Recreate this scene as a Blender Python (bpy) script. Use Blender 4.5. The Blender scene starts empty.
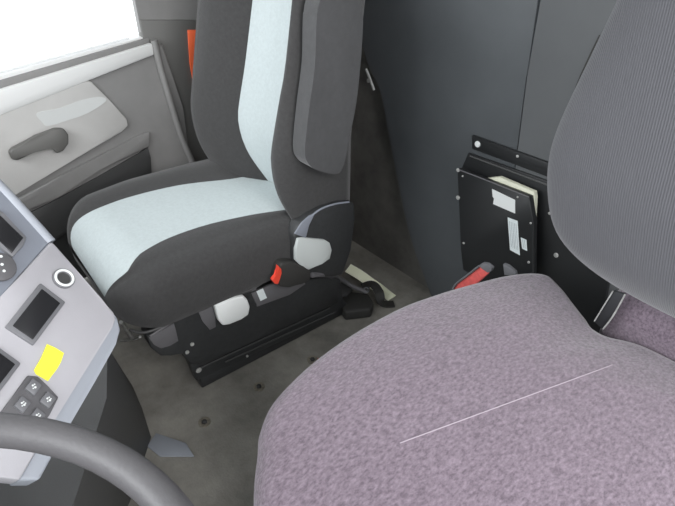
import bpy, bmesh, math, random
from mathutils import Vector, Matrix
random.seed(7)
scn = bpy.context.scene
COL = scn.collection

# ------------------------------------------------------------------ camera
FPX = 520.0
PITCH, HEAD = math.radians(33), math.radians(-39)
CAM = Vector((0, 0, 1.25))
FW = Vector((math.cos(HEAD)*math.cos(PITCH), math.sin(HEAD)*math.cos(PITCH), -math.sin(PITCH)))
RT = Vector((math.sin(HEAD), -math.cos(HEAD), 0))
UP = RT.cross(FW)
cd = bpy.data.cameras.new('camera'); cam = bpy.data.objects.new('camera', cd); COL.objects.link(cam)
cam.matrix_world = Matrix.Translation(CAM) @ Matrix((RT, UP, -FW)).transposed().to_4x4()
cd.sensor_width = 36; cd.lens = FPX*36/675; cd.clip_start = .02; cd.clip_end = 100
scn.camera = cam

# ------------------------------------------------------------------ daylight and exposure
w = bpy.data.worlds.new('daylight'); scn.world = w; w.use_nodes = True
wn = w.node_tree.nodes; bg = wn['Background']
bg.inputs[0].default_value = (.93, .97, 1, 1); bg.inputs[1].default_value = 1.5
scn.view_settings.view_transform = 'Standard'; scn.view_settings.look = 'None'
scn.view_settings.gamma = 1; scn.view_settings.use_curve_mapping = False
scn.view_settings.exposure = 0.55
def area_light(name, loc, target, sx, sy, power, col=(1, 1, 1)):
    l = bpy.data.lights.new(name, 'AREA'); l.shape = 'RECTANGLE'; l.size = sx; l.size_y = sy
    l.energy = power; l.color = col
    o = bpy.data.objects.new(name, l); COL.objects.link(o); o.location = loc
    o.rotation_euler = (Vector(target)-Vector(loc)).to_track_quat('-Z', 'Y').to_euler()
area_light('windscreen_daylight', (.9, 1.35, 1.75), (.9, -.6, .4), 1.8, .8, 24, (.95, .98, 1))
area_light('driver_door_daylight', (-1.1, -.2, 1.8), (.9, -.6, .4), 1.0, .9, 22, (1, .98, .98))

# ------------------------------------------------------------------ helpers
def ray(x, y): return FW + RT*((x-337.5)/FPX) - UP*((y-253)/FPX)
def at(x, y, P0, n):                      # point of a real plane seen at a place in the photo
    d = ray(x, y); return CAM + d*((Vector(P0)-CAM).dot(n)/d.dot(n))
AX = [Vector((1, 0, 0)), Vector((0, 1, 0)), Vector((0, 0, 1))]
def pts(px, ax, v): return [at(x, y, AX[ax]*v, AX[ax]) for x, y in px]

def mat(name, col, rough=.6, metal=0, vary=.0, vscale=40, bump=0, bscale=300, spec=.5, stretch=None, sheen=0, col2=None):
    m = bpy.data.materials.new(name); m.use_nodes = True
    n = m.node_tree.nodes; l = m.node_tree.links; b = n['Principled BSDF']
    b.inputs['Roughness'].default_value = rough; b.inputs['Metallic'].default_value = metal
    b.inputs['Specular IOR Level'].default_value = spec
    b.inputs['Base Color'].default_value = (*col, 1)
    if sheen: b.inputs['Sheen Weight'].default_value = sheen; b.inputs['Sheen Roughness'].default_value = .5
    tc = n.new('ShaderNodeTexCoord'); mp = n.new('ShaderNodeMapping')
    l.new(tc.outputs['Object'], mp.inputs[0])
    if stretch: mp.inputs['Scale'].default_value = stretch
    if vary or col2:
        t = n.new('ShaderNodeTexNoise'); t.inputs['Scale'].default_value = vscale; t.inputs['Detail'].default_value = 5
        t.inputs['Roughness'].default_value = .65
        l.new(mp.outputs[0], t.inputs['Vector'])
        r = n.new('ShaderNodeValToRGB'); r.color_ramp.elements[0].position = .35; r.color_ramp.elements[1].position = .68
        c2 = col2 or [min(1, c*(1+vary)) for c in col]; c1 = col if col2 else [c*(1-vary) for c in col]
        r.color_ramp.elements[0].color = (*c1, 1); r.color_ramp.elements[1].color = (*c2, 1)
        l.new(t.outputs[0], r.inputs[0]); l.new(r.outputs[0], b.inputs['Base Color'])
    if bump:
        t2 = n.new('ShaderNodeTexNoise'); t2.inputs['Scale'].default_value = bscale; t2.inputs['Detail'].default_value = 3
        l.new(mp.outputs[0], t2.inputs['Vector'])
        bp = n.new('ShaderNodeBump'); bp.inputs['Strength'].default_value = bump; bp.inputs['Distance'].default_value = .003
        l.new(t2.outputs[0], bp.inputs['Height']); l.new(bp.outputs[0], b.inputs['Normal'])
    return m

M = dict(  # dark colours are lifted a little to carry a slight haze
 cover=mat('dark_seat_cover', (.038, .037, .037), .9, vary=.12, vscale=90, bump=.25, bscale=500, sheen=.15),
 pale=mat('pale_seat_fabric', (.50, .555, .56), .9, vary=.05, vscale=120, bump=.2, bscale=500),
 rubber=mat('grey_floor_mat', (.26, .247, .22), .62, vary=.35, vscale=5, bump=.35, bscale=160, spec=.4),
 black=mat('black_plastic', (.030, .031, .032), .45, vary=.15, vscale=60, bump=.1, bscale=400, spec=.45),
 trimdark=mat('dark_trim_plastic', (.055, .055, .055), .5, bump=.15, bscale=500),
 bulk=mat('charcoal_vinyl', (.076, .083, .089), .5, vary=.08, vscale=4, bump=.12, bscale=350, spec=.5),
 bulk2=mat('grey_bulkhead_plastic', (.115, .12, .124), .5, vary=.05, vscale=5, bump=.12, bscale=350),
 pillar=mat('brown_grey_pillar_trim', (.12, .118, .112), .6),
 handle=mat('brown_grey_handle', (.115, .112, .105), .5),
 pull=mat('pale_grey_recess_plastic', (.57, .58, .57), .5),
 blackmetal=mat('matt_black_sheet_metal', (.018, .019, .020), .45, bump=.08, bscale=400),
 recess=mat('dark_brown_grey_vinyl', (.13, .125, .115), .6, vary=.25, vscale=8, bump=.15, bscale=250),
 doorgrey=mat('mid_grey_door_plastic', (.22, .215, .21), .55, vary=.05, vscale=10, bump=.15, bscale=500),
 doorlight=mat('light_grey_door_plastic', (.50, .49, .475), .5, vary=.04, vscale=8, bump=.1, bscale=500),
 doorwhite=mat('pale_sill_plastic', (.68, .68, .67), .45),
 dash=mat('light_grey_dash_plastic', (.44, .43, .455), .5, vary=.03, vscale=10, bump=.08, bscale=600),
 dashblue=mat('blue_grey_plastic_painted_shading', (.20, .215, .25), .5, bump=.1, bscale=600),  # also the painted shade of the upper dash and housing highlight
 dashedge=mat('grey_plastic_and_edge_shade', (.34, .36, .40), .5, bump=.1, bscale=600),  # bluer grey also holds the shaded side of the dash edge
 bezel=mat('grey_bezel_plastic', (.16, .16, .17), .4),
 greyp=mat('grey_side_plastic', (.115, .112, .118), .5, bump=.1, bscale=500),
 capw=mat('pale_grey_cap_plastic', (.48, .51, .50), .45),
 white=mat('white_plastic', (.75, .77, .76), .35),
 paper=mat('white_label', (.72, .78, .78), .5),
 ink=mat('grey_print', (.2, .22, .25), .7),
 cream=mat('cream_paper', (.72, .72, .58), .7, vary=.05, vscale=30),
 yellow=mat('yellow_note_paper', (.90, .86, .06), .7),
 red=mat('red_button_plastic', (.78, .07, .04), .4),
 pink=mat('faded_red_plastic', (.75, .13, .12), .45, vary=.15, vscale=60),
 orange=mat('orange_webbing', (.90, .15, .05), .7, bump=.3, bscale=500),
 metal=mat('worn_metal', (.55, .55, .53), .4, .4, vary=.2, vscale=60),
 darkmetal=mat('dark_steel', (.10, .105, .11), .35, .8),
 bolt=mat('dusty_bolt_metal', (.26, .235, .19), .5, .3, vary=.3, vscale=90),
 screen=mat('dark_glossy_insert', (.018, .018, .020), .25),
 wheel=mat('wheel_rim_grey_leather', (.085, .082, .086), .5, bump=.15, bscale=250),
 purple=mat('mottled_purple_grey_velour', (.105, .078, .100), .95, vscale=210, col2=(.235, .185, .225), bump=.6, bscale=260, sheen=.4, stretch=(1, .55, 1)),
 armrest=mat('charcoal_armrest_fabric', (.052, .052, .054), .85, vary=.08, vscale=60, bump=.2, bscale=500, sheen=.25),
 seamthread=mat('pale_purple_thread', (.36, .31, .35), .8),
 hivis=mat('pale_yellow_reflective_strip', (.95, .97, .74), .35),
 strap=mat('black_webbing', (.030, .029, .027), .7, bump=.3, bscale=300),
 ceiling=mat('light_headliner', (.6, .6, .59), .9),
)
# ribbed grey fabric of the driver backrest
def ribbed():
    m = mat('ribbed_grey_fabric', (.09, .09, .10), .9, sheen=.3)
    n = m.node_tree.nodes; l = m.node_tree.links; b = n['Principled BSDF']
    tc = [q for q in n if q.type == 'TEX_COORD'][0]
    mp = n.new('ShaderNodeMapping'); mp.inputs['Rotation'].default_value = (0, math.radians(-8), 0)
    wv = n.new('ShaderNodeTexWave'); wv.bands_direction = 'X'; wv.inputs['Scale'].default_value = 85
    wv.inputs['Distortion'].default_value = .6; wv.inputs['Detail'].default_value = 1; wv.inputs['Detail Scale'].default_value = 3
    l.new(tc.outputs['Object'], mp.inputs[0]); l.new(mp.outputs[0], wv.inputs[0])
    r = n.new('ShaderNodeValToRGB'); r.color_ramp.elements[0].color = (.056, .057, .064, 1); r.color_ramp.elements[1].color = (.080, .080, .089, 1)
    l.new(wv.outputs[0], r.inputs[0]); l.new(r.outputs[0], b.inputs['Base Color'])
    bp = n.new('ShaderNodeBump'); bp.inputs['Strength'].default_value = .35; bp.inputs['Distance'].default_value = .002
    l.new(wv.outputs[0], bp.inputs['Height']); l.new(bp.outputs[0], b.inputs['Normal'])
    return m
M['ribbed'] = ribbed()
gl = bpy.data.materials.new('door_window_glass'); gl.use_nodes = True
gb = gl.node_tree.nodes['Principled BSDF']; gb.inputs['Transmission Weight'].default_value = 1; gb.inputs['Roughness'].default_value = 0; gb.inputs['IOR'].default_value = 1.05
M['glass'] = gl

ORG = {}
def link(name, bm, m, parent=None, smooth=True, ang=40):
    bmesh.ops.recalc_face_normals(bm, faces=bm.faces)
    if parent is not None: org = ORG[parent.name]
    else:
        xs = [v.co for v in bm.verts]
        org = Vector(((min(c.x for c in xs)+max(c.x for c in xs))/2, (min(c.y for c in xs)+max(c.y for c in xs))/2, min(c.z for c in xs)))
    bmesh.ops.translate(bm, verts=bm.verts, vec=-org)
    if smooth:
        for f in bm.faces: f.smooth = True
        for e in bm.edges:
            if len(e.link_faces) == 2 and e.calc_face_angle(0) > math.radians(ang): e.smooth = False
    me = bpy.data.meshes.new(name); bm.to_mesh(me); bm.free(); me.materials.append(M[m])
    o = bpy.data.objects.new(name, me); COL.objects.link(o)
    if parent is not None: o.parent = parent
    else: o.location = org
    ORG[o.name] = org
    return o
def thing(name, label, cat, loc, group=None):
    o = bpy.data.objects.new(name, None); COL.objects.link(o); o.location = loc; o.empty_display_size = .05
    o['label'] = label; o['category'] = cat
    if group: o['group'] = group
    ORG[o.name] = Vector(loc)
    return o
def tag(o, label, cat, group=None):
    o['label'] = label; o['category'] = cat
    if group: o['group'] = group
    return o
def struct(o, label, cat='structure'):
    o['kind'] = 'structure'; o['label'] = label; o['category'] = cat; return o
def prism(P, d, bm=None, bevel=.0, seg=2):
    """Polygon P swept along d."""
    bm = bm or bmesh.new(); d = Vector(d)
    a = [bm.verts.new(p) for p in P]; b = [bm.verts.new(Vector(p)+d) for p in P]
    n = len(P); fs = [bm.faces.new(a), bm.faces.new(b[::-1])]
    for i in range(n): fs.append(bm.faces.new((a[i], b[i], b[(i+1) % n], a[(i+1) % n])))
    if bevel:
        es = list({e for f in fs for e in f.edges})
        bmesh.ops.bevel(bm, geom=es, offset=bevel, segments=seg, profile=.5, affect='EDGES', clamp_overlap=True)
    return bm
def box(x0, x1, y0, y1, z0, z1, bm=None, bevel=0, seg=2):
    return prism([(x0, y0, z0), (x1, y0, z0), (x1, y1, z0), (x0, y1, z0)], (0, 0, z1-z0), bm, bevel, seg)
def smoothline(P, k=8, closed=False):
    P = [Vector(p) for p in P]; n = len(P); out = []
    g = (lambda i: P[i % n]) if closed else (lambda i: P[max(0, min(n-1, i))])
    for i in range(n if closed else n-1):
        p0, p1, p2, p3 = g(i-1), g(i), g(i+1), g(i+2)
        for j in range(k):
            t = j/k
            out.append(.5*((2*p1)+(p2-p0)*t+(2*p0-5*p1+4*p2-p3)*t*t+(3*p1-p0-3*p2+p3)*t**3))
    if not closed: out.append(P[-1])
    return out
def tube(P, r, bm=None, seg=10, k=8, flat=None, updir=None):
    """Round cord, or a flat strap when flat=(width,thickness)."""
    bm = bm or bmesh.new(); L = smoothline(P, k) if k else [Vector(p) for p in P]; rings = []
    for i, p in enumerate(L):
        t = (L[min(i+1, len(L)-1)]-L[max(i-1, 0)]).normalized()
        u = Vector(updir) if updir else (Vector((0, 0, 1)) if abs(t.z) < .9 else Vector((1, 0, 0)))
        s = t.cross(u).normalized(); u = s.cross(t)
        if flat:
            a, b = flat[0]/2, flat[1]/2
            rings.append([bm.verts.new(p+s*x+u*y) for x, y in ((-a, -b), (a, -b), (a, b), (-a, b))])
        else:
            rings.append([bm.verts.new(p+(s*math.cos(q)+u*math.sin(q))*r) for q in [2*math.pi*j/seg for j in range(seg)]])
    n = len(rings[0])
    for A, B in zip(rings, rings[1:]):
        for j in range(n): bm.faces.new((A[j], A[(j+1) % n], B[(j+1) % n], B[j]))
    bm.faces.new(rings[0][::-1]); bm.faces.new(rings[-1])
    return bm
def disc(c, n, r, h, bm=None, seg=20, bevel=.0):
    n = Vector(n).normalized(); a = n.orthogonal().normalized(); b = n.cross(a)
    P = [Vector(c)+(a*math.cos(t)+b*math.sin(t))*r for t in [2*math.pi*i/seg for i in range(seg)]]
    return prism(P, n*h, bm, bevel)
def ringmesh(c, n, r0, r1, h, seg=32):
    bm = bmesh.new(); n = Vector(n).normalized(); a = n.orthogonal().normalized(); b = n.cross(a); prof = [(r0, 0), (r0, h), ((r0+r1)/2, h*1.25), (r1, h), (r1, 0)]
    R = []
    for i in range(seg):
        t = 2*math.pi*i/seg; u = a*math.cos(t)+b*math.sin(t)
        R.append([bm.verts.new(Vector(c)+u*r+n*z) for r, z in prof])
    for i in range(seg):
        A, B = R[i], R[(i+1) % seg]
        for j in range(5): bm.faces.new((A[j], B[j], B[(j+1) % 5], A[(j+1) % 5]))
    return bm
def pillow(outline, z0, z1, r, crown=0.02, k=8, rings=6, slope=(0, 0)):
    """Upholstered pad with rounded rims from a plan outline (x,y)."""
    L = smoothline([Vector((x, y, 0)) for x, y in outline], k, closed=True); n = len(L)
    area = sum(L[i].x*L[(i+1) % n].y-L[(i+1) % n].x*L[i].y for i in range(n))
    if area < 0: L.reverse()
    c = sum(L, Vector())/n; N = []
    for i in range(n):
        t = (L[(i+5) % n]-L[i-5]).normalized(); N.append(Vector((-t.y, t.x, 0)))
    bm = bmesh.new(); R = []
    def ring(off, z, sc=1, lift=0):
        o = []
        for i in range(n):
            p = L[i]+N[i]*off; p = c+(p-c)*sc
            o.append(bm.verts.new((p.x, p.y, z+lift+slope[0]*(p.x-c.x)+slope[1]*(p.y-c.y))))
        R.append(o)
    for i in range(4): a = math.pi/2*(1-i/4); ring(r*.6*(1-math.cos(a)), z0+r*.6*(1-math.sin(a)))
    for i in range(rings+1):
        a = math.pi/2*i/rings; ring(r*(1-math.cos(a)), z1-r+r*math.sin(a))
    for s in (.9, .78, .64, .5, .36, .22, .1): ring(r, z1, s, crown*(1-s*s)*1.0)
    for A, B in zip(R, R[1:]):
        for j in range(n): bm.faces.new((A[j], A[(j+1) % n], B[(j+1) % n], B[j]))
    bm.faces.new(R[-1]); bm.faces.new(R[0][::-1])
    return bm

# ================================================================== the cab itself
struct(link('floor', box(-.5, 2.1, -1.45, 1.2, -.05, 0), 'rubber'), 'worn dark grey rubber cab floor')
struct(link('ceiling', box(-.5, 2.05, -1.5, .75, 1.95, 2.0), 'ceiling'), 'light cab headliner')  # unseen roof, headliner kept bright to bounce fill light into the cab
struct(link('wall_front', box(-.5, 2.0, 1.2, 1.25, -.05, .92), 'trimdark'), 'dark front bulkhead under the windscreen')
# rear bulkhead: recessed lower wall and, before it, the padded panel with a slanted edge
struct(link('wall_back', box(-.5, 1.98, -1.41, -1.33, 0, 1.95), 'recess'), 'dark rear wall of the cab')
PY = -1.25
edge = [(1.62, 1.6), (1.50, 1.15), (1.40, .86)] + [(p.x, p.z) for p in pts([(380, 90), (388, 130), (398, 180), (410, 235), (428, 287), (445, 330)], 1, PY)]
edge = [(p.x, p.z) for p in smoothline([Vector((x, 0, z)) for x, z in edge], 5)]
seam = pts([(533, 60), (531, 140), (530, 200)], 1, PY)
def padded(poly, y, m, name, label):
    struct(link(name, prism([Vector((x, y, z)) for x, z in poly], (0, -.085, 0), bevel=.030 if m == 'bulk' else .012, seg=5), m), label)
padded(edge+[(.755, 0.02), (.735, .5), (.765, .9), (.79, 1.6)], PY, 'bulk', 'trim_1', 'charcoal padded bulkhead panel with slanted edge')
padded([(.785, 1.6), (.760, .9), (.730, .5), (.75, .02), (-.3, .02), (-.3, 1.6)], PY+.004, 'bulk2', 'trim_2', 'grey bulkhead panel behind the driver seat')
bm = disc(at(371, 80, (0, PY, 0), AX[1])+Vector((.0, .01, 0)), (0, 1, 0), .007, .004)
tube(pts([(366, 69), (370, 79), (374, 90)], 1, PY+.015), .0045, bm, seg=8)
o = link('coat_hook', bm, 'metal'); tag(o, 'small shiny metal hook on bulkhead beside passenger backrest', 'hook')
# right side under the door, B-pillar
DX = 1.95
def dpx(px, x=DX): return pts(px, 0, x)
struct(link('wall_right', box(1.97, 2.0, -1.42, -.70, 0, 1.95), 'doorgrey'), 'grey side wall behind the passenger door')
# ---- passenger door
door = thing('door_1', 'light grey passenger door with dark pull handle', 'door', (2.0, -.3, .3)); door['kind'] = 'structure'
outer = [(-.0, .34), (-.0, .78), (-.72, .80)]
P = [Vector((DX, y, z)) for y, z in [(.5, .05), (.5, .72), (-.24, .75), (-.60, .83), (-.765, .86), (-.80, .62), (-.80, .36), (-.66, .34), (-.30, .33), (-.1, .3), (.1, .05)]]
link('door_panel', prism(P, (.05, 0, 0), bevel=.008), 'doorgrey', door)
link('lower_panel', box(1.972, 2.01, -.74, .5, .02, .5), 'trimdark', door)
# pale window sill with two steps
for x0, x1, za, zb, m, ga, gb in ((1.935, 2.0, .718, .79, 'doorwhite', .213, .15), (1.955, 2.03, .785, .812, 'doorgrey', .15, .14), (1.965, 2.03, .808, .824, 'doorwhite', .14, .125)):
    f = lambda y, z: z+(-.2-y)*(ga if z == za else gb)
    link('window_sill', prism([Vector((x0, .6, f(.6, za))), Vector((x0, .6, f(.6, zb))), Vector((x0, -.72, f(-.72, zb))), Vector((x0, -.72, f(-.72, za)))], (x1-x0, 0, 0), bevel=.006), m, door)
# light inset panel with rounded rear corner
ins = [(-40, 130), (0, 115), (60, 90), (84, 80), (92, 82), (112, 103), (127, 119), (128, 126), (122, 132), (60, 168), (12, 197), (0, 204), (-40, 226)]
link('inset_panel', prism(dpx(ins, DX-.012), (.02, 0, 0), bevel=.004), 'doorlight', door)
link('pull_recess', prism(smoothline(dpx([(37, 113), (60, 108), (82, 100), (100, 97), (106, 101), (88, 113), (66, 121), (48, 126), (42, 122)], DX-.0135), 4, True), (.01, 0, 0)), 'pull', door)
band = dpx([(10, 203), (62, 176), (135, 138), (150, 132), (150, 147), (100, 170), (60, 196), (30, 211), (12, 214)], DX-.016)
link('armrest_ledge', prism(band, (.03, 0, 0), bevel=.006), 'doorgrey', door)
hp = [(9, 153), (12, 149), (36, 137), (55, 129), (64, 129), (69, 135), (69, 144), (64, 151), (57, 154), (54, 151), (52, 146), (36, 152), (18, 161), (12, 160)]
link('pocket_shade_plate', prism(dpx([(28, 214), (60, 198), (100, 176), (140, 153), (148, 147), (151, 158), (152, 176), (110, 200), (80, 222), (50, 245), (20, 250)], DX-.008), (.01, 0, 0), bevel=.002), 'trimdark', door)['label'] = 'flat dark plate for the shade in the door pocket'  # dark colour of the flat plate gives the shade inside the pocket
link('door_handle', prism(dpx(hp, DX-.045), (.025, 0, 0), bevel=.007, seg=3), 'handle', door)['label'] = 'dark grey pull handle'
# window glass
wn1 = link('window_1', prism([Vector((1.99, .6, .70)), Vector((1.99, .6, 1.7)), Vector((1.99, -.66, 1.7)), Vector((1.99, -.66, .86))], (.004, 0, 0)), 'glass')
struct(wn1, 'passenger door window')
struct(link('trim_3', box(1.95, 2.03, -.76, .6, 1.68, 1.95, bevel=.02), 'doorgrey'), 'grey frame above the door window')
# B-pillar: seal groove, grey strip and dark post
PL = 1.93
struct(link('trim_4', prism(dpx([(140, 20), (205, 20), (232, 170), (190, 190), (176, 172), (156, 110)], PL+.03), (.03, 0, 0), bevel=.004), 'pillar'), 'dark door seal on the pillar')
struct(link('trim_5', tube(dpx([(154, 40), (160, 66), (170, 100), (182, 138), (195, 168)], PL+.01), .013, seg=10), 'doorgrey'), 'grey rubber strip along the door seal')
bw = prism(dpx([(188, 30), (203, 30), (198, 63), (194, 87), (190, 63)], PL+.024), (.006, 0, 0), bevel=.001)
o = link('belt_and_gap_strip', bw, 'orange'); tag(o, 'bright orange seat belt webbing hanging on the pillar beside the passenger backrest', 'seat belt')

# ================================================================== dashboard
NP = Vector((-.6, -.42, .67)).normalized()
P0 = CAM + ray(63, 279)*(.85/1.0)
P0 = CAM + ray(63, 279)*.85
def dp(px, h=0): return [at(x, y, P0+NP*h, NP) for x, y in px]
dash = thing('dashboard', 'light grey wraparound dashboard with switches and storage slots, left of the passenger seat', 'dashboard', (.9, .2, 0))
face = [(50, 242), (54, 243), (80, 274), (100, 297), (114, 312), (116, 320), (112, 328), (50, 428), (20, 480), (-60, 470), (-60, 360), (0, 297)]
link('switch_panel', prism(dp(face), -NP*.03, bevel=.004), 'dash', dash)['label'] = 'light grey plastic face'
upper = [(-60, 360), (0, 297), (50, 243), (40, 231), (20, 209), (0, 186), (-40, 150), (-100, 150), (-100, 300)]
link('upper_panel', prism(dp(upper, -.002), -NP*.03, bevel=.003), 'dashblue', dash)['label'] = 'dash face coloured darker blue grey for its shade'  # same plane as the switch panel; darker colour paints its tilt into shade
link('edge_trim', tube(dp([(-40, 149), (0, 188), (25, 215), (50, 243)], -.008), .010, seg=10), 'dashedge', dash)
# rounded side edge towards the seats, its shadow tone kept in the colour
sd = [(114, 312), (118, 318), (121, 330), (116, 344), (96, 380), (68, 428), (40, 480), (18, 480), (50, 428), (112, 328)]
link('side_edge', prism(dp(sd, -.006), -NP*.04, bevel=.006, seg=3), 'dashedge', dash)
# dark body going down to the floor
A = [Vector((1.45, -.10, .0)), Vector((1.45, -.10, .45)), Vector((.86, -.115, .60)), Vector((.70, -.085, .585)), Vector((.60, -.02, .54)), Vector((.5, .05, .5))]
bm = bmesh.new()
top = [Vector((1.45, .4, .45)), Vector((1.45, -.12, .45)), Vector((.95, -.11, .60)), Vector((.80, -.115, .60)), Vector((.70, -.075, .58)), Vector((.58, .02, .54)), Vector((.45, .12, .5)), Vector((.45, .4, .5))]
bot = [Vector((1.50, .4, 0)), Vector((1.50, -.22, 0)), Vector((1.30, -.22, 0)), Vector((1.20, -.21, 0)), Vector((1.08, -.19, 0)), Vector((.90, -.05, 0)), Vector((.75, .1, 0)), Vector((.75, .4, 0))]
tv = [bm.verts.new(p) for p in top]; bv = [bm.verts.new(p) for p in bot]
bm.faces.new(tv); bm.faces.new(bv[::-1])
for i in range(8): bm.faces.new((tv[i], bv[i], bv[(i+1) % 8], tv[(i+1) % 8]))
link('console_body', bm, 'trimdark', dash, ang=60)
link('dash_top', prism([Vector((.3, .30, .9)), Vector((1.9, .30, .9)), Vector((1.9, .9, .95)), Vector((.3, .9, .95))], (0, 0, -.3), bevel=.05, seg=4), 'dashblue', dash)
# storage slots
def slot(outer, inner, name='storage_slot'):
    s = link(name, prism(dp(outer, .005), -NP*.02, bevel=.002), 'bezel', dash)
    link('insert', prism(dp(inner, .0062), -NP*.004, bevel=.001), 'screen', s)['label'] = 'black insert'
slot([(40.7, 282.6), (65.9, 301.9), (34, 345), (5.6, 326.6)], [(42, 288.5), (60.5, 303), (33, 339.5), (12.8, 325.5)])
slot([(-6, 343), (21.5, 363), (-9, 404), (-38, 383)], [(-5, 349), (15.5, 364), (-10, 397), (-31, 382)])
slot([(-2, 208), (5, 214), (27, 237), (24, 245), (13, 257), (0, 246), (-25, 225)], [(-1, 214), (3, 218), (23.5, 237.5), (12, 253), (0, 241), (-20, 224)], 'display')
# lighter socket with bright ring
c = dp([(63.2, 279.0)], 0)[0]
s = link('power_socket', ringmesh(c, NP, .0105, .0175, .004), 'bezel', dash)
link('chrome_ring', ringmesh(c+NP*.003, NP, .0118, .0155, .003), 'white', s)['label'] = 'bright white ring'
link('socket_plug', disc(c, NP, .0105, .002), 'trimdark', s)
# round knob cluster at the left edge
c = dp([(-2, 268)], 0)[0]
k = link('knob', disc(c, NP, .024, .008, bevel=.003), 'greyp', dash)
for x, y in ((1, 256.5), (2, 264.5), (4, 271)):
    link('knob_mark', disc(dp([(x, y)], .0085)[0], NP, .0022, .0008, seg=10), 'white', k)
# switch block: four keys in a stepped frame
blk = [(28, 375), (38, 376), (49, 387), (59, 397), (50, 415), (40, 428), (0, 432), (-4, 418), (10, 400)]
sb = link('switch_block', prism(dp(blk, .004), -NP*.015, bevel=.002), 'greyp', dash)
def quad(cx, cy, a=9.5, b=10.5):
    u = Vector((.79, .62)); v = Vector((-.60, .80)); q = []
    for i, j in ((-1, -1), (1, -1), (1, 1), (-1, 1)):
        q.append((cx+u.x*a*i*.62+v.x*b*j*.62, cy+u.y*a*i*.62+v.y*b*j*.62))
    return q
for n_, (cx, cy) in enumerate(((34, 386.5), (48.5, 399.5), (23, 404), (38, 416))):
    b = link('switch', prism(dp(quad(cx, cy), .009), -NP*.006, bevel=.0015), 'bezel', sb)
    for dx, dy, r in ((-1.2, -1, .0014), (1.3, .8, .0016), (.6, -2.2, .0010), (-.8, 1.9, .0010), (2.4, -.8, .0010)):
        if n_ == 0 and dx > 2: continue
        link('symbol', disc(dp([(cx+dx, cy+dy)], .0092)[0], NP, r, .0004, seg=8), 'white', b)
note = [(47, 344), (55, 347.5), (64, 353), (61, 362), (57, 369), (48, 381), (36, 374), (34, 370), (41, 358)]
o = link('sticky_note', prism(dp(note, .0016), -NP*.001), 'yellow', smooth=False); tag(o, 'bright yellow paper note stuck on light grey dashboard', 'note')

# ================================================================== steering wheel
wc = Vector((.25, .17, .885)); wn_ = Vector((0, -.22, .97)).normalized()
sw = thing('steering_wheel', 'dark grey steering wheel rim in the bottom left corner', 'steering wheel', wc)
def ringp(R):
    a = Vector((1, 0, 0)); a = (a-wn_*a.dot(wn_)).normalized(); b = wn_.cross(a)
    return [(wc+(a*math.cos(t)+b*math.sin(t))*R) for t in [2*math.pi*i/72 for i in range(73)]]
RP = ringp(.225)
link('rim', tube(RP, .0155, seg=16, k=0), 'wheel', sw)
link('hub', disc(wc-wn_*.06, wn_, .07, .05, bevel=.015), 'trimdark', sw)
for t in (.3, math.pi-.3, -math.pi/2):
    a = Vector((1, 0, 0)); a = (a-wn_*a.dot(wn_)).normalized(); b = wn_.cross(a); u = a*math.cos(t)+b*math.sin(t)
    link('spoke', tube([wc-wn_*.03+u*.05, wc-wn_*.02+u*.14, wc+u*.222], .01, flat=(.035, .012), updir=wn_), 'trimdark', sw)
link('steering_column', tube([wc-wn_*.05, wc-wn_*.35], .03, k=0), 'trimdark', sw)

# ================================================================== passenger seat
ps = thing('passenger_seat', 'dark passenger seat with pale blue-grey centre panel and folded armrest', 'seat', (1.42, -.6, 0))
def lerp(a, b, t): return a+(b-a)*t
def interp(tab, x):
    if x <= tab[0][0]: return tab[0][1]
    n = len(tab); sl = lambda i: (tab[min(i+1, n-1)][1]-tab[max(i-1, 0)][1])/(tab[min(i+1, n-1)][0]-tab[max(i-1, 0)][0])
    for i in range(n-1):
        (a, b), (c, d) = tab[i], tab[i+1]
        if x <= c:
            h = c-a; t = (x-a)/h
            return b*(2*t**3-3*t*t+1)+h*sl(i)*(t**3-2*t*t+t)+d*(3*t*t-2*t**3)+h*sl(i+1)*(t**3-t*t)
    return tab[-1][1]
def split_loft(rings, i0, i1, names, mats, parent, caps=True):
    """Loft closed rings; faces between ring indices i0..i1 become the pale insert."""
    n = len(rings[0]); outs = []
    for part in (0, 1):
        bm = bmesh.new(); V = [[None]*n for _ in rings]
        def g(a, b):
            if V[a][b] is None: V[a][b] = bm.verts.new(rings[a][b])
            return V[a][b]
        for a in range(len(rings)-1):
            for b in range(n):
                if (i0 <= b < i1) == (part == 1):
                    c = (b+1) % n; bm.faces.new((g(a, b), g(a, c), g(a+1, c), g(a+1, b)))
        if caps and part == 0: bm.faces.new([g(0, b) for b in range(n)]); bm.faces.new([g(len(rings)-1, b) for b in range(n)][::-1])
        outs.append(link(names[part], bm, mats[part], parent if part == 0 else outs[0], ang=75))
    return outs
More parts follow.
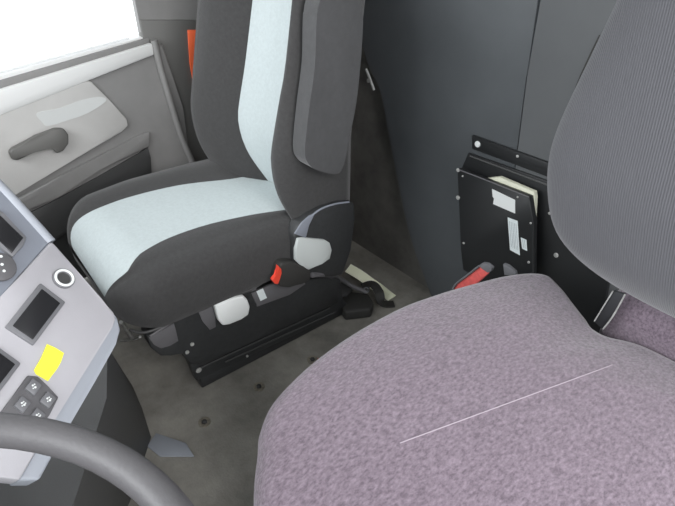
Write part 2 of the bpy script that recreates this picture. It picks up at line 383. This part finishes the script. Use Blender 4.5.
# cushion, section by section from front to back
bn = [(-.18, 1.165), (-.23, 1.17), (-.27, 1.195), (-.32, 1.222), (-.40, 1.245), (-.52, 1.245), (-.67, 1.21), (-.79, 1.175), (-.9, 1.17)]
bn = sorted([(-a, b) for a, b in bn])
bf = sorted([(-a, b) for a, b in [(-.18, 1.53), (-.27, 1.54), (-.40, 1.56), (-.56, 1.545), (-.72, 1.49), (-.9, 1.46)]])
rings = []
ys = [0, .003, .008, .015, .024, .034, .046, .06, .075, .092, .11, .13, .15, .175, .2, .23, .26, .29, .33, .37, .4, .43, .46, .5, .54, .58, .61, .64, .69]
Y0 = -.208
for s in ys:
    y = Y0-s; q = min(1, s/.12); rd = math.sqrt(max(0, 1-(1-q)**2))      # rounded front
    xn = lerp(1.22, 1.105, min(1, rd*1.0)); xf = lerp(1.54, 1.685+.055*min(1, s/.25), rd)
    zt = lerp(.40, .495, rd) - .012*max(0, (s-.45)/.27); zb = lerp(.37, .322, rd)
    b1 = lerp(xn+.02, interp(bn, s+.20), min(1, rd**1.2)); b2 = interp(bf, s+.20); b2 = lerp(xf-.05, b2, rd)
    r = lerp(.01, .060, rd)
    R = []
    # underside (far to near), near side, top, far side
    R += [Vector((lerp(xf-.02, xn+.02, i/6), y, zb)) for i in range(7)]
    side = [(0, .02), (-.0, .35), (.004, .6)]
    for dx, h in side: R.append(Vector((xn+dx*0, y+0, zb+(zt-r-zb)*h+.01)))
    for i in range(1, 7):
        a = math.pi/2*i/6; R.append(Vector((xn+r*(1-math.cos(a)), y, zt-r+r*math.sin(a))))
    # dark bolster up to b1
    x_s = xn+r; 
    b1 = max(b1, x_s+.004)
    def crown(x):
        t = (x-xn)/(xf-xn); return .012*math.sin(math.pi*t)*rd + .006*rd*math.cos(2*math.pi*t*1.0)
    for i in range(1, 5): x = lerp(x_s, b1, i/4); R.append(Vector((x, y, zt+crown(x)*(1 if True else 0)*min(1, i/2))))
    i0 = len(R)-1
    for i in range(1, 13): x = lerp(b1, b2, i/12); R.append(Vector((x, y, zt+crown(x)-.004*rd*math.sin(math.pi*i/12)*-1)))
    i1 = len(R)-1
    for i in range(1, 5): x = lerp(b2, xf-r, i/4); R.append(Vector((x, y, zt+crown(x)*max(0, 1-i/5)+(.0, .010, .018, .018, .010)[i]*rd)))
    for i in range(1, 7):
        a = math.pi/2*i/6; R.append(Vector((xf-r*(1-math.sin(a)), y, zt-r+r*math.cos(a)+.010*rd*(1-i/6))))
    R.append(Vector((xf, y, zb+.05)))
    rings.append(R)
cu, cin = split_loft(rings, i0, i1, ('seat_cushion', 'cushion_insert'), ('cover', 'pale'), ps)
cin['label'] = 'pale blue grey centre panel'
# backrest, section by section going up
rings = []
for z in [.40, .42, .44, .46, .48, .50, .52, .54, .56, .58, .60, .63, .66, .69, .72, .75, .78, .82, .86, .90, .94, 1.0, 1.08, 1.16, 1.22, 1.26, 1.28]:
    lean = -.0 if z < .7 else -(z-.7)*.20
    lean2 = 0 if z > .6 else -(z-.6)*.0
    q = 1 if z < 1.1 else max(.0, 1-((z-1.1)/.18)**2); 
    wsc = lerp(.55, 1, math.sqrt(q))*(1-max(0, min(.10, (z-.72)*.22))); cx = 1.36 if z > 5 else 1.25
    yf = -.70+lean
    if z < .66: yf -= (.66-z)**2*1.5
    yb = -.99+lean*.7; yc = yf-.105
    def X(x): return cx+(x-cx)*wsc
    xs = interp([(.4, 1.17), (.5, 1.18), (.58, 1.215), (.69, 1.225), (.83, 1.19), (.93, 1.155), (1.3, 1.14)], z)
    q2 = lambda t: lerp(1.105, xs, t)
    R = [(1.60, yb), (1.40, yb), (1.20, yb), (1.135, yb+.02), (1.11, yb+.06), (1.105, yb+.12), (1.105, yf-.09), (q2(.02), yf-.05), (q2(.10), yf-.02), (q2(.25), yf-.003), (q2(.45), yf-.002), (q2(.65), yf-.025), (q2(.85), yf-.06), (xs, yc+.015)]
    i0 = len(R)-1; xe = interp([(.4, 1.38), (.5, 1.40), (.6, 1.465), (.70, 1.49), (.88, 1.475), (1.3, 1.46)], z)
    for i in range(1, 9): R.append((lerp(xs, xe, i/8), yc+.015*math.cos(math.pi*i/8)**2 if 0 < i < 8 else yc+.015))
    i1 = len(R)-1
    R += [(xe+.03, yc+.035), (xe+.07, yf-.045), (xe+.12, yf-.02), (1.65, yf-.012), (1.69, yf-.02), (1.72, yf-.045), (1.735, yf-.10), (1.735, yb+.10), (1.70, yb+.02)]
    rings.append([Vector((X(x), y, z)) for x, y in R])
rings.append([Vector((lerp(1.43, p.x, .7), lerp(-.95, p.y, .5), 1.29)) for p in rings[-1]])
bk, bin_ = split_loft(rings, i0, i1, ('backrest', 'backrest_insert'), ('cover', 'pale'), ps)
bin_['label'] = 'pale blue grey centre panel'
# armrest folded up against the near side of the backrest
arm = [(330, -8), (318, 8), (315, 65), (309, 110), (305, 150), (308, 163), (317, 170), (335, 174), (343, 168), (349, 140), (358, 90), (363, 8), (350, -8)]
AXX = 1.045
A3 = [at(x, y, (AXX, 0, 0), AX[0]) for x, y in arm]; A3 = smoothline(A3, 5, True)
link('armrest', prism(A3, (.055, 0, 0), bevel=.018, seg=5), 'armrest', ps)['label'] = 'charcoal armrest folded upright'
# recliner housing and pale cap
SX = 1.085
def sp(px, x=SX): return [at(a, b, (x, 0, 0), AX[0]) for a, b in px]
hs = [(294, 237), (300, 225), (309, 216), (321, 208.5), (340, 203), (355, 203), (356, 220), (352, 250), (343, 276), (325, 278), (305, 273), (294, 262)]
link('recliner_housing', prism(sp(hs), (.05, 0, 0), bevel=.010, seg=3), 'black', ps)
link('housing_highlight', prism(sp([(295, 234), (302, 223), (310, 216), (315, 214), (309, 225), (306, 238)], SX-.003), (.006, 0, 0), bevel=.001), 'dashblue', ps)  # blue-grey strip draws a highlight onto the black housing
cp = [(298, 239), (303, 238), (325, 240), (330, 243), (332, 250), (330, 259), (322, 264), (309, 270), (302, 267), (296, 261), (296, 250)]
c1 = link('recliner_cap', prism(sp(cp, SX-.008), (.015, 0, 0), bevel=.003, seg=2), 'capw', ps); c1['label'] = 'pale grey cover cap'
link('housing_rim', tube(sp([(310, 217), (321, 209), (335, 204), (349, 202)], SX-.001), .003, seg=6), 'dashblue', ps)
# base box, side trim, rails
link('seat_base', box(1.19, 1.66, -.95, -.43, .035, .285, bevel=.01), 'black', ps)
tr = [(147, 337), (152, 349), (161, 356), (172, 356), (184, 352), (190, 365), (203, 366), (240, 347), (300, 320), (338, 303), (341, 280), (330, 276), (300, 281), (286, 285), (250, 292), (214, 303), (176, 320), (153, 333)]
link('side_trim', prism(sp(tr, 1.13), (.05, 0, 0), bevel=.004), 'black', ps)
link('trim_rim', tube(sp([(150, 336), (174, 321), (200, 309), (230, 297), (256, 289)], 1.126), .0035, seg=6), 'greyp', ps)
for q in ([(149, 338), (174, 323.5), (176, 330), (178.5, 341), (170, 346), (161, 348.5), (154, 345)],
          [(199, 312.5), (213, 306), (215, 316), (216, 327), (210, 330), (203, 322)]):
    link('trim_patch', prism(sp(q, 1.127), (.01, 0, 0), bevel=.001), 'greyp', ps)['label'] = 'grey plastic patch'
link('switch_recess', prism(sp([(252, 294), (275, 283), (296, 279), (306, 284), (290, 295), (257, 307)], 1.125), (.01, 0, 0), bevel=.002), 'greyp', ps)
link('sticker', prism(sp([(256.5, 291.5), (263, 288.5), (267, 298), (260.5, 301)], 1.1235), (.001, 0, 0)), 'paper', ps)['label'] = 'small white sticker'
lv = [(215, 306), (230, 299), (244, 296), (248, 300), (250.5, 307), (249, 315), (242, 320), (230, 325), (223, 326), (219, 321)]
link('adjuster_lever', prism(sp(lv, 1.105), (.022, 0, 0), bevel=.006, seg=3), 'white', ps)['label'] = 'white plastic lever'
link('gap_shade_cord', tube(sp([(130, 330), (147, 332), (180, 318), (215, 301), (250, 290), (272, 275)], 1.118), .004, seg=6), 'trimdark', ps)  # dark cord put in for the shaded gap under the cushion
# rail on the floor
RX = 1.15
link('slide_rail', box(RX, RX+.07, -.98, -.385, .004, .05, bevel=.006), 'black', ps)
link('slide_rail', box(1.56, 1.63, -.98, -.36, .004, .05, bevel=.006), 'black', ps)
link('side_panel', prism(sp([(184, 352), (197, 381), (346, 311), (340, 284), (300, 300), (240, 330)], RX-.004), (.03, 0, 0), bevel=.003), 'black', ps)
link('rail_bar', tube(sp([(190, 357), (230, 337), (262, 322)], RX-.008), .0028, seg=6), 'metal', ps)['label'] = 'bare metal edge line'
for a, b in (((200, 368), (330, 308)), ((225, 362), (335, 312))):
    link('rail_lip', tube(sp([a, b], RX-.007), .003, seg=6), 'trimdark', ps)
for x, y, r in ((192, 344, .006), (187, 352, .006), (198.5, 370, .009), (291.5, 309.5, .006), (247, 356, .004)):
    link('screw', disc(sp([(x, y)], 1.128 if y < 353 and x < 250 else RX-.008)[0], (-1, 0, 0), r, .003, seg=12), 'metal', ps)
link('rail_catch', prism(sp([(323, 299), (333, 294), (336, 302), (326, 308)], RX-.012), (.008, 0, 0), bevel=.0008), 'metal', ps)['label'] = 'shiny metal catch'
# metal lever under the front edge
mb = tube([at(121, 322, (0, -.24, 0), AX[1]), at(127, 330, (0, -.26, 0), AX[1]), at(132, 338, (0, -.27, 0), AX[1])], .006)
link('front_lever', mb, 'metal', ps)
link('front_lever', tube([at(121, 341, (0, -.25, 0), AX[1]), at(130, 340, (0, -.26, 0), AX[1]), at(140, 337, (0, -.27, 0), AX[1])], .004), 'metal', ps)
# belt buckle with red button
bb = [(279, 267), (283, 263), (292, 262), (304, 266), (311, 272), (311, 280), (302, 284), (290, 288), (280, 287), (276, 279)]
bc = link('belt_buckle', prism(sp(bb, 1.075), (.04, 0, 0), bevel=.006, seg=3), 'strap', ps)
link('release_button', prism(sp([(278, 265.5), (281.5, 269), (282, 273), (280, 279), (278.5, 284.5), (275, 284), (272, 280), (276.5, 276), (278, 271)], 1.068), (.012, 0, 0), bevel=.002), 'red', bc)['label'] = 'red release button'

# ================================================================== driver seat
ds = thing('driver_seat', 'purple-grey velour seat with ribbed grey backrest in the right foreground', 'seat', (.27, -.6, 0))
zc = .575
ol = pts([(255, 520), (256, 445), (259, 424), (270, 400), (297, 371), (330, 345), (365, 323), (400, 305), (430, 294), (460, 285), (500, 275), (530, 272), (551, 276), (565, 288), (577, 303), (589, 318), (603, 333)], 2, .555)
ol = [(p.x, p.y) for p in ol] + [(.2, -.93), (.05, -.93), (-.05, -.9), (-.09, -.7), (-.09, -.45), (-.06, -.26), (.02, -.17), (.2, -.13)]
dc = link('seat_cushion', pillow(ol, .40, .575, .05, crown=.03, rings=7), 'purple', ds); dc['label'] = 'mottled purple grey velour cushion'
from mathutils.bvhtree import BVHTree
def on_surface(o, px, lift=.0):
    vs = [v.co+ORG[o.name] for v in o.data.vertices]; t = BVHTree.FromPolygons(vs, [list(p.vertices) for p in o.data.polygons]); out = []
    for x, y in px:
        h, n_, _, _ = t.ray_cast(CAM, ray(x, y).normalized())
        if h: out.append(h+n_*lift*(1 if n_.dot(ray(x, y)) < 0 else -1))
    return out
sm = on_surface(dc, [(400+i*10.6, 443-i*3.9) for i in range(21)], .0002)
link('seam', tube(sm, .0009, seg=6, k=2), 'seamthread', dc)
link('lumbar_pad', pillow([(.30, -.965), (.27, -.93), (.1, -.92), (-.05, -.93), (-.08, -1.0), (-.05, -1.1), (.1, -1.13), (.24, -1.12), (.30, -1.04)], .42, .635, .05, crown=.02), 'purple', ds)
# backrest: stacked sections, narrowing to a rounded bottom
bk_rings = []
tab = [(.706, .22), (.711, .27), (.724, .32), (.75, .365), (.785, .396), (.84, .415), (.90, .426), (.96, .428), (1.06, .41), (1.2, .39), (1.3, .37), (1.42, .34), (1.46, .3), (1.475, .24)]
cx = .12
for z, xr in tab:
    hw = xr-cx; t = (z-.9); yf = -.745-max(0, t)*.16-((.9-z)*.30 if z < .9 else 0)*.5; yb = -.93-max(0, t)*.16
    edgef = min(1, (z-.698)/.08) if z < .9 else min(1, (1.485-z)/.1)
    yf2 = lerp((yf+yb)/2, yf, math.sqrt(max(.0, edgef))); yb2 = lerp((yf+yb)/2, yb, math.sqrt(max(.0, edgef)))
    ym = (yf2+yb2)/2; hy = (yf2-yb2)/2; R = []
    for i in range(48):
        a = 2*math.pi*i/48; c, s = math.cos(a), math.sin(a)
        R.append(Vector((cx+hw*math.copysign(abs(c)**.62, c), ym+hy*math.copysign(abs(s)**.62, s), z)))
    bk_rings.append(R)
bm = bmesh.new(); V = [[bm.verts.new(p) for p in R] for R in bk_rings]
for A_, B_ in zip(V, V[1:]):
    for j in range(48): bm.faces.new((A_[j], A_[(j+1) % 48], B_[(j+1) % 48], B_[j]))
bm.faces.new(V[0][::-1]); bm.faces.new(V[-1])
ob = link('backrest', bm, 'ribbed', ds, ang=80); ob['label'] = 'ribbed dark grey fabric backrest'
sb_ = ob.modifiers.new('s', 'SUBSURF'); sb_.levels = 1; sb_.render_levels = 2
# hinge bracket
hb = pts([(594.5, 322), (613, 291), (625, 294.5), (603, 330)], 1, -.90)
hbk = link('hinge_bracket', prism(hb, (0, -.006, 0), bevel=.001), 'darkmetal', ds); hbk['label'] = 'dark steel strap'
link('bracket_edge', tube(pts([(603, 329), (613, 316), (625, 294.5)], 1, -.897), .0016, seg=6), 'metal', hbk)
link('bracket_edge', tube(pts([(594.5, 321), (613, 291)], 1, -.897), .0013, seg=6), 'metal', hbk)
link('seat_base', box(.0, .48, -.95, -.3, .06, .42, bevel=.02), 'black', ds)
link('seat_base', box(.02, .46, -.9, -.35, .0, .07, bevel=.01), 'black', ds)
# belt stalk of the driver seat
yb = -.93
bs = link('belt_buckle', prism([at(x, y, (0, -1.0, 0), AX[1]) for x, y in [(453, 290), (457, 284), (480, 266.5), (486, 271), (488, 274), (470, 290), (456, 296)]], (0, -.010, 0), bevel=.003, seg=3), 'pink', ds)
bs['label'] = 'faded red buckle body'
link('buckle_tip', prism([at(x, y, (0, -.997, 0), AX[1]) for x, y in [(478, 266), (482, 263), (487, 264), (492, 268), (490.5, 272), (487, 273), (483, 269)]], (0, -.012, 0), bevel=.002), 'bezel', bs)['label'] = 'grey metal tip'
link('buckle_rim', tube([at(x, y, (0, -.996, 0), AX[1]) for x, y in [(453, 289), (456, 284), (467, 275.5), (479, 266)]], .003, seg=6), 'bezel', bs)
link('belt_slot_cover', prism([at(x, y, (0, -1.02, 0), AX[1]) for x, y in [(503, 264), (508, 266), (515, 272), (516, 276), (504, 275)]], (0, -.01, 0), bevel=.001), 'bezel', ds)
link('belt_stalk', tube([at(456, 287, (0, -1.01, 0), AX[1]), Vector((.62, -.98, .25)), Vector((.47, -.9, .2))], .01), 'strap', ds)
o = link('belt_and_gap_strip', tube([at(x, y, (0, PY+.0065, 0), AX[1]) for x, y in ((602, 36), (589, 63), (577, 92), (573, 120), (571, 158))], .01, flat=(.014, .003), updir=(0, 1, 0)), 'strap')  # black strip put in for the dark slit beside the backrest
tag(o, 'narrow black strip for the dark gap on bulkhead beside the driver backrest', 'seat belt')

# ================================================================== control box on the bulkhead
PB = PY+.004
br = thing('mounting_bracket', 'black sheet metal bracket screwed to bulkhead behind the control box', 'bracket', (.75, PB, .2))
def wp(px, y): return pts(px, 1, y)
fl = wp([(471.5, 135.5), (620, 189), (618, 203), (472, 149)], PB+.012)
link('bracket_flange', prism(fl, (0, -.012, 0), bevel=.002), 'blackmetal', br)
bp_ = wp([(468, 153), (618, 206), (600, 345), (500, 330), (477, 290), (460, 172)], PB+.008)
link('back_plate', prism(bp_, (0, -.008, 0), bevel=.002), 'blackmetal', br)
link('plate_ridge', tube(wp([(470, 156), (545, 184), (610, 208)], PB+.012), .003, seg=6), 'trimdark', br)
for x, y, r in ((478, 144, .0095), (518, 156, .004), (556.5, 255, .007), (550, 213, .004)):  # the last disc stands for a glint on the plate
    link('screw', disc(wp([(x, y)], PB+.011)[0], (0, 1, 0), r, .004, seg=14, bevel=.001), 'white' if r > .009 else 'metal', br)
FY = PY+.075
cb = thing('control_box', 'flat black electronic control box with white stickers on the bulkhead bracket', 'control box', (.85, FY-.03, .2))
fp = wp([(457, 169), (529, 197), (533, 222), (533, 275), (500, 290), (463, 270), (461, 250)], FY)
link('box_body', prism(fp, (0, -.02, 0), bevel=.003), 'blackmetal', cb)
fp2 = wp([(463, 176), (530, 204), (532, 275), (500, 285), (466, 262)], FY-.046)
link('rear_shell', prism(fp2, (0, -.015, 0), bevel=.003), 'blackmetal', cb)
link('front_lip', tube(wp([(457, 169), (486, 180), (529, 197)], FY+.001), .0018, seg=6), 'greyp', cb)
st = link('sticker', prism(wp([(492, 189), (515, 200), (515, 213.5), (493, 204), (494, 198.5), (492.5, 196.5)], FY+.0012), (0, -.001, 0)), 'white', cb, smooth=False); st['label'] = 'white notched sticker'
for q in ([(507.6, 217.4), (517.4, 221), (519.8, 255.3), (510, 250)], [(520.7, 237.6), (526.3, 240), (527, 251), (522, 248.5)]):
    s = link('sticker', prism(wp(q, FY+.0012), (0, -.001, 0)), 'paper', cb, smooth=False); s['label'] = 'white printed label'
    a, b, c_, d = [Vector((*p, 0)) for p in q]
    nl = 5 if c_.y-b.y > 20 else 2
    for i in range(nl):
        u = (i+1)/(nl+1); p1 = a.lerp(b, u).lerp(d.lerp(c_, u), .10); p2 = a.lerp(b, u).lerp(d.lerp(c_, u), .88)
        link('print_line', tube(wp([p1[:2], p2[:2]], FY+.0014), .0005, seg=4, k=0), 'ink', s)
for x, y, r in ((458.3, 170, .006), (458.3, 197.5, .007), (463, 176, .003), (518, 197, .003), (531, 223, .003), (529, 262, .004), (464, 243, .004)):
    link('screw', disc(wp([(x, y)], FY+.0005)[0], (0, 1, 0), r, .003, seg=12, bevel=.0008), 'metal', cb)
bk2 = wp([(486, 178.5), (499, 177), (534, 192), (535, 198), (532.5, 246), (530, 246), (528, 200)], FY-.022)
o = link('booklet', prism(bk2, (0, -.014, 0), bevel=.001), 'cream'); tag(o, 'cream paper booklet wedged behind the black control box', 'booklet')

# ================================================================== things on the floor
for i, (x, y, lab) in enumerate(((204.5, 422.5, 'floor bolt nearest the dashboard, dusty and worn'), (259, 387, 'middle dusty bolt of the three in the floor'), (312.5, 360, 'floor bolt with reddish rim, nearest the driver cushion'))):
    c = pts([(x, y)], 2, 0)[0]
    t = thing('floor_bolt', lab, 'bolt', c, 'bolts in the cab floor')
    link('washer', ringmesh(c, (0, 0, 1), .009, .018, .003), 'bolt', t)
    link('bolt_head', disc(c, (0, 0, 1), .008, .007, seg=6, bevel=.001), 'trimdark', t)
    if i == 2: link('red_seal', tube([c+Vector((math.cos(a)*.019, math.sin(a)*.019, .002)) for a in (2.6, 3.2, 3.8, 4.4)], .0015, seg=6), 'pink', t)
o = link('kick_plate', prism(pts([(156, 433), (147, 446), (160, 456), (194, 456), (186, 443)], 2, .006), (0, 0, -.005), bevel=.001), 'dashedge'); tag(o, 'pale grey-blue plate lying on floor by the dashboard base', 'plate')
# pale yellow strip beyond the rail
c = [at(348, 268, (0, 0, .07), AX[2]), at(360, 275, (0, 0, .06), AX[2]), at(371, 283, (0, 0, .035), AX[2]), at(380, 289, (0, 0, .012), AX[2]), at(392, 298, (0, 0, .008), AX[2])]
o = link('reflective_strap', tube(c, .01, flat=(.040, .004), updir=(-.85, .1, .5)), 'hivis'); tag(o, 'pale yellow reflective strap lying on floor behind passenger seat', 'strap')
# black belt end with buckle on the floor
bt = thing('floor_strap', 'black webbing strap with buckle heaped on floor behind passenger seat', 'strap', pts([(355, 305)], 2, 0)[0])
link('cord', tube([at(312, 275, (1.08, 0, 0), AX[0]), at(325, 275, (1.10, 0, 0), AX[0]), at(340, 279, (0, 0, .14), AX[2]), at(352, 286, (0, 0, .09), AX[2]), at(366, 292, (0, 0, .06), AX[2])], .0085), 'greyp', bt)
link('buckle_body', prism(pts([(339, 296), (350, 291), (368, 293), (374, 302), (371, 309), (345, 312), (341, 306)], 2, .045), (0, 0, -.042), bevel=.008, seg=3), 'strap', bt)
link('webbing', tube([at(362, 287, (0, 0, .05), AX[2]), at(372, 284, (0, 0, .06), AX[2]), at(379, 292, (0, 0, .05), AX[2]), at(382, 303, (0, 0, .015), AX[2]), at(394, 304, (0, 0, .008), AX[2])], .01, flat=(.035, .006)), 'strap', bt)
link('webbing_fold', prism(pts([(334, 285), (343, 282), (353, 287), (347, 293), (340, 295)], 2, .06), (0, 0, -.02), bevel=.004), 'trimdark', bt)
link('buckle_tongue', ringmesh(at(366, 290, (0, 0, .065), AX[2]), (-.4, .3, .8), .007, .013, .004, 20), 'darkmetal', bt)
